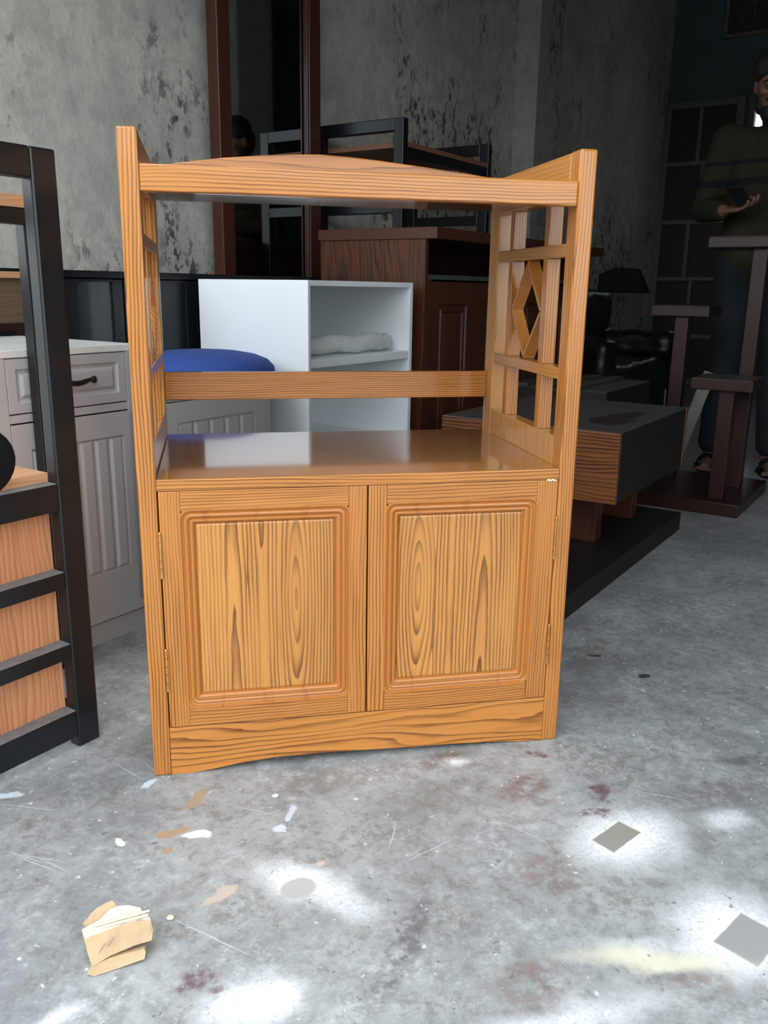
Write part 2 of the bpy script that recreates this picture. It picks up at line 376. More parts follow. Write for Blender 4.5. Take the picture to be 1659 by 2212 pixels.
# window
frame_grey = plain('grey_green_joinery', (.14, .145, .125), .6, var=.1)
win = Thing('window_1', None, None, WB, W0, Z0, kind='structure')
for (b0, b1, z0, z1) in ((W0, W0+.05, Z0, Z1), (W1-.05, W1, Z0, Z1), (W0, W1, Z0, Z0+.05), (W0, W1, Z1-.05, Z1)):
    win.box('window_frame', WB-.02, WB+.06, b0, b1, z0, z1, frame_grey)
N = NT('clear_glass', .02); N.set('Transmission Weight', 1.0); N.set('Base Color', (.95, .97, .97)); glass_m = N.m
win.box('pane', WB+.03, WB+.036, W0+.05, W1-.05, Z0+.05, Z1-.05, glass_m, 0)
# panelled door in the back wall
dr = Thing('door_1', None, None, WB, -1.59, 0, kind='structure')
F0, F1 = WB-.07, WB
dpan = plain('dark_brown_door_panel', (.035, .022, .019), .6, var=.15)
for (b0, b1, z0, z1) in ((-1.60, -1.53, 0, 2.63), (-.94, -.87, 0, 2.63), (-1.53, -.94, 2.57, 2.63), (-1.53, -.94, 2.06, 2.10),
                         (-1.53, -.94, 1.53, 1.57), (-1.53, -.94, 1.00, 1.035), (-1.53, -.94, .45, .49), (-1.53, -.94, 0, .06),
                         (-1.27, -1.235, 2.10, 2.57), (-1.215, -1.18, 1.57, 2.06), (-1.29, -1.255, 1.035, 1.53), (-1.22, -1.185, .49, 1.0)):
    dr.box('frame_bar', F0, F1-.02, b0, b1, z0, z1, frame_grey, .003)
for (b0, b1, z0, z1) in ((-1.53, -1.27, 2.10, 2.57), (-1.235, -.94, 2.10, 2.57), (-1.53, -1.215, 1.57, 2.06), (-1.18, -.94, 1.57, 2.06),
                         (-1.53, -1.29, 1.035, 1.53), (-1.255, -.94, 1.035, 1.53), (-1.53, -1.22, .49, 1.0), (-1.185, -.94, .49, 1.0), (-1.53, -.94, .06, .45)):
    dr.box('panel', F0+.03, F1-.01, b0, b1, z0, z1, dpan, 0)
dr.box('handle', F0-.04, F0, -.90, -.885, 1.15, 1.30, bronze)

# ------------------------------------------------------------------ 1. the pine shelf cabinet
H, CW, PW, CD = 1.12, .7934, .0315, .477
cab = Thing('shelf_cabinet', 'glossy varnished pine shelf cabinet with lattice sides and two panelled doors, standing in front', 'cabinet', 0, 0, 0, room=False)
ZS, ZS0 = .5637, .5437
y1, y2, zt = .0433, .4210, 1.064
for side, (x0, x1) in enumerate(((0, PW), (CW-PW, CW))):
    cab.box('post', x0, x1, 0, y1, 0, H, pine_z, .004)
    cab.box('post', x0, x1, y2, CD, 0, H, pine_side, .003)
    cab.box('side_panel', x0+.001, x1-.001, y1, y2, .02, .6185, pine_side, .0015)
    sp = cab.box('top_side_board', x0+.001, x1-.001, y1, y2, zt-.02, H-.001, pine_y, .003)
    lat = cab.box('lattice', x0+.0015, x1-.0015, y1, y2, .944, .967, pine_y, .0012)
    cab.box('lattice_bar', x0+.0015, x1-.0015, y1, y2, .725, .7465, pine_y, .0012, parent=lat)
    ya, yb = .1395, .334
    for yc in (ya, yb):
        for (z0, z1) in ((.6185, .725), (.7465, .944), (.967, zt-.02)):
            cab.box('lattice_bar', x0+.002, x1-.002, yc-.0105, yc+.0105, z0, z1, pine_z, .0012, parent=lat)
    # diamond of four slanted sticks between the two uprights
    ym, zm = (ya+yb)/2, (.7465+.944)/2
    ly, ry, zb, ztp = ya+.0105, yb-.0105, .7465, .944
    for (p, q) in (((ly, zm), (ym, ztp)), ((ym, ztp), (ry, zm)), ((ry, zm), (ym, zb)), ((ym, zb), (ly, zm))):
        bm = bmesh.new(); d = Vector((q[0]-p[0], q[1]-p[1])); L = d.length; d /= L; n = Vector((-d.y, d.x))*.0034
        c_ = Vector(((ly+ry)/2, zm)); mdp = (Vector(p)+Vector(q))/2
        inw = (c_-mdp); s_ = 1 if n.dot(inw) > 0 else -1
        P, Q = Vector(p), Vector(q)
        pts = [P, Q, Q+n*s_*2, P+n*s_*2]
        bm_prism(bm, [tuple(t) for t in pts], 'x', x0+.003, x1-.003, .001)
        cab.put('diamond_stick', bm, pine_z, parent=lat)
XI0, XI1 = PW, CW-PW
cab.box('top_rail', XI0, XI1, .001, .022, 1.0262, 1.0677, pine_x, .003)
cab.box('top_board', XI0, XI1, .022, CD-.004, 1.0545, 1.0665, pine_shelf, .001)
# arched crest along the back of the top
prof = [(.0315, 1.119), (.076, 1.1275), (.17, 1.141), (.25, 1.149), (.32, 1.1535), (.373, 1.1556), (.43, 1.154), (.50, 1.149), (.585, 1.141), (.69, 1.131), (.762, 1.122)]
bm = bmesh.new(); bm_prism(bm, [(XI1, 1.0665), (XI0, 1.0665)] + prof, 'y', CD-.022, CD-.003, .0025)
cab.put('arched_crest', bm, wood('pine_crest', PL, PD, 'X', 60, 2.5, edge=.5))
cab.box('back_rail', XI0, XI1, .4575, .4765, .6413, .7014, pine_x, .002)
cab.box('shelf', XI0, XI1, .0015, CD-.003, ZS0, ZS, pine_shelf, .002, label='glossy brown shelf board')
cab.box('shelf_lipping', XI0, XI1, -.0005, .008, ZS0-.0005, ZS-.0004, pine_x, .0015)
cab.box('back_board', XI0, XI1, CD-.018, CD-.006, .03, ZS0, brown_ply, 0)
cab.box('cabinet_floor', XI0, XI1, .024, CD-.02, .078, .094, pine_y, 0)
# plinth with its shallow arch
bm = bmesh.new()
arch = [(XI0, 0), (.075, 0), (.11, .004), (.159, .0115), (.2287, .0165), (.3175, .0165), (.4082, .0140), (.50, .0118), (.596, .0095), (.68, .005), (.722, .001), (XI1, 0)]
bm_prism(bm, arch + [(XI1, .0955), (XI0, .0955)], 'y', .0015, .021, .001)
cab.put('plinth', bm, pine_plinth)
# doors
for k, (x0, x1, pmat) in enumerate(((.0335, .3975, panel_l), (.4000, .7605, panel_r))):
    z0, z1 = .0975, .5425
    hl, hr = (.036, .034) if k == 0 else (.034, .040)
    dz0, dz1 = .038, .036
    d = bpy.data.objects.new('door', None); COL.objects.link(d); d.parent = cab.o
    cab.box('stile', x0, x0+hl, .0, .02, z0, z1, pine_z, .0015, parent=d)
    cab.box('stile', x1-hr, x1, .0, .02, z0, z1, pine_z, .0015, parent=d)
    cab.box('rail', x0+hl, x1-hr, .0003, .02, z0, z0+dz0, pine_x, .0008, parent=d)
    cab.box('rail', x0+hl, x1-hr, .0003, .02, z1-dz1, z1, pine_x, .0008, parent=d)
    bm = bmesh.new(); e = .004
    bm_rings(bm, x0+hl-e, x1-hr+e, z0+dz0-e, z1-dz1+e,
             [(.001, .004, .016), (0, -.0004, .018), (.0035, -.0004, .0165), (.0055, .0034, .0155), (.0075, .0042, .0145), (.0095, .0012, .013), (.0125, .0004, .011),
              (.0150, .0016, .009), (.0160, .0048, .008), (.0180, .0055, .007), (.0190, .0022, .004), (.0225, .0018, .003), (.0250, .0036, .002),
              (.0275, .0082, .001), (.0300, .0090, .0005)], cap=False)
    cab.put('moulding', bm, pine_groove, parent=d)
    cab.box('panel', x0+hl+.024, x1-hr-.024, .0050, .013, z0+dz0+.024, z1-dz1-.024, pmat, .0035, parent=d)
    hx = x0-.0005 if k == 0 else x1+.0005
    for (h0, h1) in ((.390, .4695), (.1735, .252)):
        bm = bmesh.new(); n_ = 5
        for i in range(n_):
            s0 = h0+(h1-h0)*i/n_; s1 = h0+(h1-h0)*(i+1)/n_-.0012
            bm_tube(bm, [(hx, -.0022, s0), (hx, -.0022, s1)], .0026, 10)
        for zz in (h0-.001, h1): bm_ball(bm, (hx, -.0022, zz), .0026, 10)
        sg = 1 if k == 0 else -1
        bm_box(bm, hx-.0009, hx+.0009, -.002, .010, h0, h1)
        cab.put('hinge', bm, brass, parent=d)
# chipped putty on the top corner of the right door
bm = bmesh.new()
for i in range(7):
    bm_ball(bm, (.739+.0026*i, -.0006+.0005*(i % 2), .5425+.0012*math.sin(i*2)), (.0022, .0016, .0013), 8)
cab.put('putty_chip', bm, putty)

# ------------------------------------------------------------------ 2. black rack on the left
rk = Thing('slatted_rack', 'tall black painted rack with pale larch boards behind its bars, at the left edge', 'rack', -.70, -.2, 0)
FB, BB = -.2, -.60       # front and back planes
a0, a1 = -.70, .037
PT = .050
for (p0, p1) in ((a1-PT, a1), (a0, a0+PT)):
    rk.box('post', p0, p1, FB, FB-.030, 0, 1.104, black_paint, .004)
    if p0 < -.2: rk.box('post', p0, p1, BB, BB+.03, 0, 1.104, black_paint, .004)
rk.box('top_rail', a0+PT, a1-PT, FB, FB-.030, 1.054, 1.104, black_paint, .003)
for (z0, z1) in ((.481, .532), (.332, .363), (.190, .219), (.024, .079)):
    rk.box('cross_rail', a0+PT, a1-PT, FB-.001, FB-.034, z0, z1, black_paint, .0015)
for i, (z0, z1) in enumerate(((.363, .481), (.219, .332), (.079, .190))):
    n_ = 1
    rk.box('board', a0+PT, a1-PT+.001, FB-.034, FB-.046, z0-.01, z1+.01, larch_z, .001)
dust_grey = plain('grey_workshop_dust', (.17, .16, .155), .85, var=.2, scale=80)
for z1 in (.532, .363, .219, .079):
    rk.box('dust_film', a0+PT, a1-PT, FB-.002, FB-.0335, z1, z1+.0007, dust_grey, 0, label='grey dust lying on the bar')
rk.box('shelf_board', a0+PT, a1-PT+.002, FB-.028, FB-.17, .5325, .550, larch_x, .001)
# rear frame
rk.box('rear_rail', a0+PT, .22, -.50, -.53, 1.000, 1.031, black_paint, .002)
rk.box('rear_shelf', a0+PT, .22, -.50, -.60, 1.032, 1.057, larch_x, .001)
rk.box('rear_post', .19, .22, -.53, -.56, 0, 1.04, black_paint, .002)
rk.box('rear_post', a0, a0+.03, -.53, -.56, 0, 1.04, black_paint, .002)
rk.box('top_board', a0+.06, a1-PT, FB-.03, FB-.09, 1.086, 1.100, black_paint, .001)
rk.box('side_rail', a0, a0+.03, FB-.03, -.60, 1.0, 1.03, black_paint, .001)
rk.box('side_rail', a1-.03, a1-.004, FB-.03, -.53, .03, .06, black_paint, .001)
rk.box('bottom_rail', a1-.03, .22, -.50, -.53, .03, .06, black_paint, .001)

cu = bmesh.new(); bm_ball(cu, (0, 0, 0), (.075, .016, .062), 28)
cush = link('oval_pad', cu, black_soft, smooth=True)
cush.location = A*(-.184)+B*(-.172)+Vector((0, 0, .0)); cush.rotation_euler = (0, 0, ROT)
cush.location.z = .600
tag(cush, 'flat black oval pad leaning on the bars of the black rack at the left edge', 'pad')

# ------------------------------------------------------------------ 3. grey kitchen cabinets
gk = Thing('drawer_cabinet', 'warm grey lacquered cabinet with one drawer, behind the black rack', 'cabinet', .11, -.57, 0)
def raised(thing, name, a0, a1, z0, z1, parent, inset=.024, y=0.0, bead=None):
    """a lacquered front with a routed raised field"""
    th = thing
    bm = bmesh.new(); x0, _, zz0 = th.loc(a0, 0, z0); x1, _, zz1 = th.loc(a1, 0, z1)
    bm_rings(bm, x0, x1, zz0, zz1, [(0, y+.016, .001), (0, y+.001, .001), (.001, y, .001), (inset, y, .004), (inset+.004, y+.004, .004), (inset+.010, y+.005, .003),
                                    (inset+.017, y+.0005, .002), (inset+.02, y, .002)])
    return th.put(name, bm, grey_paint, parent=parent)
gk.box('carcass', .11, .493, -.587, -1.03, .085, .727, grey_paint, .001)
gk.box('face_frame', .11, .142, -.57, -.587, .085, .727, grey_paint, .001)
gk.box('face_frame', .464, .493, -.57, -.587, .085, .727, grey_paint, .001)
gk.box('face_frame', .142, .464, -.571, -.587, .7275, .742, grey_paint, .001)
gk.box('face_frame', .142, .464, -.571, -.587, .586, .604, grey_paint, .001)
gk.box('kick_board', .13, .49, -.577, -.59, 0, .056, grey_paint, .001)
gk.box('worktop', .108, .495, -.569, -1.035, .7275, .7445, white_dirty, .002)
dw = raised(gk, 'drawer', .1435, .4625, .607, .7255, None, .022)
bm = bmesh.new()
hpts = []
for i in range(13):
    t = i/12; hpts.append((.303-.11-.06*(1-t)+.062*t, -.022+.018*abs(2*t-1)**3, .666+.003*math.sin(t*9)))
bm_tube(bm, hpts, [.003+.0035*math.sin(math.pi*i/12) for i in range(13)], 10)
for i in (0, 12): bm_ball(bm, (hpts[i][0], -.004, hpts[i][2]), (.0085, .006, .0085), 14)
gk.put('handle', bm, bronze, parent=dw, smooth=True)
def beaded_door(th, name, a0, a1, z0, z1, ins, nb, zt_, zb_, pa, pb_):
    bm = bmesh.new(); x0 = th.loc(a0, 0, 0)[0]; x1 = th.loc(a1, 0, 0)[0]
    bm_rings(bm, x0, x1, z0, z1, [(0, .016, .001), (0, .001, .001), (.001, 0, .001)], cap=False)
    # frame round the field, then beads
    fx0, fx1 = th.loc(pa, 0, 0)[0], th.loc(pb_, 0, 0)[0]
    bm_box(bm, x0+.001, fx0, 0, .012, z0, z1); bm_box(bm, fx1, x1-.001, 0, .012, z0, z1)
    bm_box(bm, fx0, fx1, 0, .012, zt_, z1); bm_box(bm, fx0, fx1, 0, .012, z0, zb_)
    d_ = th.put(name, bm, grey_paint)
    wd = (fx1-fx0)/nb
    for i in range(nb):
        bm = bmesh.new()
        bm_rings(bm, fx0+wd*i, fx0+wd*(i+1), zb_, zt_, [(0, .006, .001), (.003, .006, .001), (.009, .0012, .002), (.011, .001, .002)])
        th.put('board', bm, grey_paint, parent=d_)
    return d_
beaded_door(gk, 'door', .1435, .492, .061, .583, .04, 6, .524, .185, .187, .445)
gd = Thing('beaded_cabinet', 'lower grey lacquered cabinet with beaded boards on its door, under the blue cushion', 'cabinet', .497, -.57, 0)
gd.box('carcass', .498, .992, -.587, -1.03, .085, .600, grey_paint, .001)
gd.box('top', .497, .995, -.569, -1.035, .600, .6115, grey_paint, .0015)
gd.box('face_frame', .498, .525, -.5705, -.587, .588, .600, grey_paint, .001)
gd.box('face_frame', .9805, .993, -.5705, -.587, .061, .600, grey_paint, .001)
gd.box('kick_board', .50, .99, -.577, -.59, 0, .056, grey_paint, .001)
beaded_door(gd, 'door', .502, .979, .061, .5865, .05, 5, .531, .13, .624, .925)

bc = bmesh.new()
R_, Hh = .230, .085
prof = [(0, .0), (.92, .0), (1.0, .18), (.985, .42), (.90, .66), (.74, .83), (.5, .94), (.25, .99), (0, 1.0)]
rings = []
for (r, h) in prof[1:-1]:
    rings.append([bc.verts.new((R_*r*math.cos(2*math.pi*i/48), R_*r*math.sin(2*math.pi*i/48), Hh*h)) for i in range(48)])
vb, vt = bc.verts.new((0, 0, 0)), bc.verts.new((0, 0, Hh))
for i in range(48):
    j = (i+1) % 48
    bc.faces.new((vb, rings[0][j], rings[0][i])); bc.faces.new((rings[-1][i], rings[-1][j], vt))
    for p, q in zip(rings, rings[1:]): bc.faces.new((p[i], p[j], q[j], q[i]))
bl = link('round_cushion', bc, blue_cloth, smooth=True); bl.location = A*.945+B*(-.80)+Vector((0, 0, .6115))
bl.scale = (.97, .97, 1)
tag(bl, 'round blue cloth cushion lying on the lower grey cabinet', 'cushion')

# ------------------------------------------------------------------ 4. white cube cabinet
wc = Thing('open_white_cabinet', 'plain white cabinet with open compartments facing right, behind the shelf cabinet', 'cabinet', 1.177, -.57, 0)
t_ = .013
wc.box('side_panel', 1.177, 1.177+t_, -.57, -1.04, 0, .906, white_paint, .0015)
wc.box('side_panel', 1.788-.020, 1.788, -.57, -1.04, 0, .906, white_paint, .0015)
wc.box('top', 1.190, 1.768, -.5705, -1.04, .889, .9058, white_paint, .001)
wc.box('shelf', 1.190, 1.768, -.572, -1.03, .636, .664, white_paint, .0015)
wc.box('shelf', 1.190, 1.768, -.572, -1.03, .33, .352, white_paint, .0015)
wc.box('bottom', 1.190, 1.768, -.572, -1.04, .04, .06, white_paint, .001)
wc.box('back_panel', 1.190, 1.768, -1.03, -1.04, .06, .889, white_paint, 0)
wc.box('kick_board', 1.190, 1.768, -.60, -.615, 0, .04, white_paint, 0)
bm = bmesh.new()
pr = []
for i in range(25):
    t = i/24
    pr.append((-.265+.53*t, .01*math.sin(t*7), .034+.004*math.sin(t*19)))
bm_tube(bm, pr, [(.030 if 2 < i < 22 else .022+.008*(i % 2))+.0022*math.sin(i*2.3) for i in range(25)], 16)
rl = link('wrapped_roll', bm, paperish, smooth=True)
rl.location = A*1.474+B*(-.65)+Vector((0, 0, .6645)); rl.rotation_euler = (0, 0, ROT-.05)
tag(rl, 'crumpled roll of white wrapping lying in the upper compartment of the white cabinet', 'roll')

# ------------------------------------------------------------------ 5. dark low furniture along the left wall
dk = Thing('plank_desk', 'brown plank desk with a light wooden edge, behind the grey drawer cabinet', 'desk', -.25, -1.05, 0)
dk.box('edge_strip', -.25, .60, -1.06, -1.085, .897, .9145, larch_x, .001)
dk.box('top', -.25, .60, -1.07, -1.48, .9145, .9235, black_paint, .001)
dk.box('front_panel', -.25, .60, -1.08, -1.10, .776, .897, brown_ply, .001)
dk.box('apron', -.25, .60, -1.075, -1.10, .735, .776, cherry, .001)
for a_ in (-.25, .555):
    for b_ in (-1.08, -1.43): dk.box('leg', a_, a_+.045, b_, b_-.045, 0, .897 if b_ < -1.2 else .735, black_paint, .001)
dk.box('drawer', .0, .503, -1.066, -1.09, .70, .756, black_paint, .001)

bk = Thing('black_sideboard', 'long black sideboard with smoked glass doors, behind the white cabinet', 'sideboard', .62, -1.08, 0)
bk.box('top', .61, 1.93, -1.07, -1.345, .903, .9235, black_paint, .002)
bk.box('end_panel', .62, .640, -1.08, -1.34, 0, .903, black_paint, .001)
bk.box('end_panel', 1.90, 1.92, -1.08, -1.34, 0, .903, black_paint, .001)
bk.box('back_panel', .64, 1.90, -1.33, -1.34, .05, .903, black_paint, 0)
bk.box('bottom', .64, 1.90, -1.09, -1.33, .05, .07, black_paint, 0)
for (p0, p1) in ((.645, .895), (.90, 1.20), (1.205, 1.545), (1.55, 1.895)):
    e = bpy.data.objects.new('door', None); COL.objects.link(e); e.parent = bk.o
    bk.box('stile', p0, p0+.045 if p0 > .7 else p0+.085, -1.082, -1.10, .07, .900, black_paint, .002, parent=e)
    bk.box('stile', p1-.04, p1, -1.082, -1.10, .07, .900, black_paint, .002, parent=e)
    bk.box('rail', p0+.045, p1-.04, -1.083, -1.10, .07, .12, black_paint, .001, parent=e)
    bk.box('rail', p0+.045, p1-.04, -1.083, -1.10, .892, .900, black_paint, .001, parent=e)
    bk.box('pane', p0+.04, p1-.035, -1.090, -1.094, .12, .893, smoke_m if p0 < .7 else black_paint, 0, parent=e)

# tall framed mirror
mr_ = Thing('standing_mirror', 'tall dark glass mirror in a reddish brown wooden frame against the mildewed wall', 'mirror', 1.73, -1.45, 0)
for (p0, p1) in ((1.730, 1.800), (2.300, 2.378)):
    st_ = mr_.box('frame_post', p0, p1, -1.45, -1.51, 0, 2.55, red_wood, .004)
mr_.box('bead', 2.292, 2.302, -1.456, -1.466, .10, 2.48, red_wood, .002)
mr_.box('frame_rail', 1.800, 2.300, -1.452, -1.505, 2.48, 2.55, red_wood, .003)
mr_.box('frame_rail', 1.800, 2.300, -1.452, -1.505, .03, .10, red_wood, .003)
mr_.box('mirror_glass', 1.79, 2.31, -1.478, -1.484, .09, 2.49, mirror_m, 0)

# ------------------------------------------------------------------ 6. dark stained counter
ct = Thing('panelled_counter', 'dark stained oak counter with a thick top and panelled doors, behind the white cabinet', 'counter', 1.85, -.55, 0)
ct.box('countertop', 1.845, 3.57, -.51, -1.052, 1.062, 1.103, red_wood, .002)
ct.box('end_panel', 1.853, 1.875, -.560, -1.046, 0, 1.062, dark_oak_z, .001)
ct.box('end_panel', 3.50, 3.52, -.560, -1.046, 0, 1.062, dark_oak_z, .001)
ct.box('back_panel', 1.875, 3.50, -1.03, -1.046, 0, 1.062, dark_oak_z, 0)
ct.box('middle_board', 1.875, 3.50, -.60, -1.03, .92, .938, plain('grey_green_slab', (.07, .085, .08), .4, var=.15), .001)
ct.box('bottom', 1.875, 3.50, -.60, -1.03, .05, .07, dark_oak_z, 0)
for i in range(4):
    p0 = 1.905+.398*i; p1 = p0+.392
    bm = bmesh.new(); x0, x1 = p0-ct.a, p1-ct.a; yy = ct.b-(-.575)
    bm_rings(bm, x0, x1, .08, .912, [(0, yy+.02, .001), (0, yy, .001), (.085, yy, .006), (.090, yy+.006, .006), (.100, yy+.007, .004), (.104, yy+.002, .004), (.112, yy+.002, .003), (.118, yy+.008, .003),
                                     (.14, yy+.001, .002)])
    ct.put('door', bm, dark_oak_z)
ct.box('corner_post', 1.875, 1.902, -.562, -.60, 0, .92, dark_oak_z, .002)

# ------------------------------------------------------------------ 7. tall black rack by the wall
br = Thing('tall_black_rack', 'tall black frame rack with a brown wooden shelf, standing behind the dark counter', 'rack', 2.465, -1.06, 0)
for (p, w_) in ((2.465, .055), (3.28, .055)):
    br.box('post', p, p+.04, -1.06, -1.112, 0, 1.612, black_paint, .003)
    br.box('post', p, p+.04, -1.505, -1.56, 0, 1.612, black_paint, .003)
    br.box('top_bar', p, p+.04, -1.112, -1.505, 1.560, 1.612, black_paint, .003)
    br.box('middle_bar', p, p+.04, -1.112, -1.505, 1.215, 1.262, black_paint, .003)
    br.box('lower_bar', p, p+.04, -1.112, -1.505, .30, .34, black_paint, .003)
br.box('long_bar', 2.505, 3.28, -1.065, -1.10, 1.455, 1.495, black_paint, .002)
br.box('long_bar', 2.505, 3.28, -1.52, -1.555, 1.455, 1.495, black_paint, .002)
br.box('shelf_board', 2.505, 3.28, -1.062, -1.558, 1.496, 1.517, wood('brown_rack_shelf', (.30, .14, .08), (.2, .08, .05), 'X', 60, 2, rough=.5, coat=0), .001)

# ------------------------------------------------------------------ 8. long low tables on the right
lt = Thing('low_table', 'long dark low table with dusty top and striped end grain, right of the shelf cabinet', 'table', 1.1, .322, 0)
lt.box('platform', 1.10, 2.336, .322, -.33, 0, .07, dark_face, .002)
lt.box('pedestal', 1.738, 1.80, .197, -.19, .07, .267, red_wood, .002)
lt.box('pedestal', 2.12, 2.18, .197, -.19, .07, .267, red_wood, .002)
hh = lt.box('box_end', 1.500, 1.520, .333, -.268, .267, .482, dark_oak_y, .002, label='end board with striped oak grain')
lt.box('box_end', 2.22, 2.24, .333, -.268, .267, .482, dark_oak_y, .002)
lt.box('front_board', 1.520, 2.22, .331, .311, .267, .480, dark_face, .001)
lt.box('back_board', 1.520, 2.22, -.246, -.266, .267, .480, dark_face, .001)
lt.box('underside', 1.520, 2.22, .311, -.246, .267, .280, dark_face, .001)
# dusty top with a wiped patch
N = NT('dusty_table_top', .42, .5); co = N.obj(); X, Y = N.xyz(co)[0], N.xyz(co)[1]
wv = N.noise(co, 12, 4, .6, 1.0)
def el(cx, cyy, rx, ry):
    u = N.math('DIVIDE', N.math('SUBTRACT', X, cx), rx); v = N.math('DIVIDE', N.math('SUBTRACT', Y, cyy), ry)
    return N.math('ADD', N.math('SQRT', N.math('ADD', N.math('MULTIPLY', u, u), N.math('MULTIPLY', v, v))), N.math('MULTIPLY', N.math('SUBTRACT', wv, .5), 1.1))
f = N.math('MAXIMUM', N.mr(el(.66, .10, .14, .07), .85, 1.0, 1, 0), N.mr(el(.82, .09, .09, .045), .85, 1.0, 1, 0))
dst = N.ramp(N.noise(co, 90, 4, .7), [(.35, (.055, .048, .047)), (.7, (.075, .066, .064))])
N.set('Base Color', N.mix(f, dst, (.028, .018, .015))); dusty_m = N.m
lt.box('top_board', 1.503, 2.237, .3305, -.2655, .4802, .4835, dusty_m, .0008)
l2 = Thing('low_table', 'second long dark low table farther back, with a ribbed dusty top', 'table', 2.36, -.02, 0)
l2.box('plinth', 2.42, 2.88, -.08, -.42, 0, .28, dark_face, .001)
l2.box('box', 2.36, 2.934, -.016, -.48, .28, .497, dark_face, .002)
l2.box('top_board', 2.362, 2.932, -.018, -.478, .4972, .500, dust_top, .0008)
for i in range(3):
    l2.box('top_slat', 2.365, 2.93, -.14-.11*i, -.20-.11*i, .5002, .512, dust_top, .002)

# ------------------------------------------------------------------ 9. three-tier plant stand
ps = Thing('plant_stand', 'reddish brown plant stand with three square tops on posts of different heights', 'stand', 2.64, .467, 0)
bs = ps.box('base', 2.645, 3.24, .467, .050, 0, .055, cherry, .004)
for (pa_, pb_, zt_, s0, s1, t0, t1) in ((2.735, .360, .505, 2.675, 2.915, .222, .462), (3.005, .372, 1.068, 2.93, 3.20, .170, .575), (3.045, .070, .783, 2.99, 3.22, -.062, .190)):
    ps.box('post', pa_-.03, pa_+.03, pb_+.029, pb_-.029, .055, zt_, cherry, .003)
    ps.box('square_top', s0, s1, t0, t1, zt_, zt_+.046, cherry, .004)
    ps.box('dust', s0+.004, s1-.004, t0+.004, t1-.004, zt_+.046, zt_+.0468, dust_top, 0, label='grey dust film')

# ------------------------------------------------------------------ 10. wrapped sofa, box, plank, cable, picture
def blobby(name, parts, mat, voxel=.02, smooth_it=8, disp=None):
    """one continuous surface grown round overlapping volumes"""
    bm = bmesh.new()
    for p in parts:
        if p[0] == 'box': bm_box(bm, *p[1:7], p[7] if len(p) > 7 else 0)
        else: bm_ball(bm, *p[1:])
    me = bpy.data.meshes.new(name); bm.to_mesh(me); bm.free()
    o = bpy.data.objects.new(name, me); COL.objects.link(o)
    r = o.modifiers.new('r', 'REMESH'); r.mode = 'VOXEL'; r.voxel_size = voxel
    s = o.modifiers.new('s', 'SMOOTH'); s.factor = .5; s.iterations = smooth_it
    dg = bpy.context.evaluated_depsgraph_get(); me2 = bpy.data.meshes.new_from_object(o.evaluated_get(dg))
    bpy.data.objects.remove(o)
    if disp:
        for v in me2.vertices: v.co += v.normal*disp(v.co)
    me2.materials.clear(); me2.materials.append(mat)
    for p in me2.polygons: p.use_smooth = True
    me2.name = name
    o = bpy.data.objects.new(name, me2); COL.objects.link(o); return o
plastic = plain('dark_plastic_sheet', (.006, .007, .009), .38, var=.3, coat=0)
sf = blobby('wrapped_sofa', [('box', 0, 1.5, 0, .75, .02, .45, .05), ('box', 0, 1.5, .52, .8, .3, .90, .06), ('box', -.02, .2, 0, .75, .1, .62, .06), ('box', 1.3, 1.52, 0, .75, .1, .62, .06)],
            plastic, .025, 6, lambda c: .016*noise.noise(c*7)+.008*noise.noise(c*19))
sf.location = A*4.05+B*(-.60); sf.rotation_euler = (0, 0, ROT)
tag(sf, 'dark sofa wrapped in shiny plastic sheet near the back wall', 'sofa')
zmin = min(v.co.z for v in sf.data.vertices); sf.location.z = -zmin
bm = bmesh.new()
bm_prism(bm, [(0, 0), (.34, 0), (.26, .16), (.10, .165), (.0, .12)], 'y', 0, .14, .012)
bx = link('black_case', bm, black_soft); bx.location = A*4.90+B*(-1.02)+Vector((0, 0, .885-zmin)); bx.rotation_euler = (0, 0, -.57)
tag(bx, 'black slanted case lying on top of the wrapped sofa', 'case')

bm = bmesh.new(); bm_box(bm, -.03, .03, -.008, .008, 0, .52, .002)
pk = link('plank', bm, plain('pale_raw_board', (.30, .29, .25), .8, var=.2, scale=12)); pk.location = A*3.42+B*(-.02)+Vector((0, 0, .008))
pk.rotation_euler = (0, .30, ROT-.9)
tag(pk, 'short pale raw plank standing at a slant beside the plant stand', 'plank')
bm = bmesh.new()
bm_tube(bm, [(0, 0, .003), (.02, .01, .10), (-.03, 0, .18), (-.02, .02, .26), (.02, .01, .31), (.015, 0, .42)], .0035, 8)
cb = link('cable', bm, plain('grey_cable', (.18, .19, .19), .5), smooth=True); cb.location = A*3.36+B*(-.08)
tag(cb, 'thin grey cable dangling to the floor beside the slanted plank', 'cable')

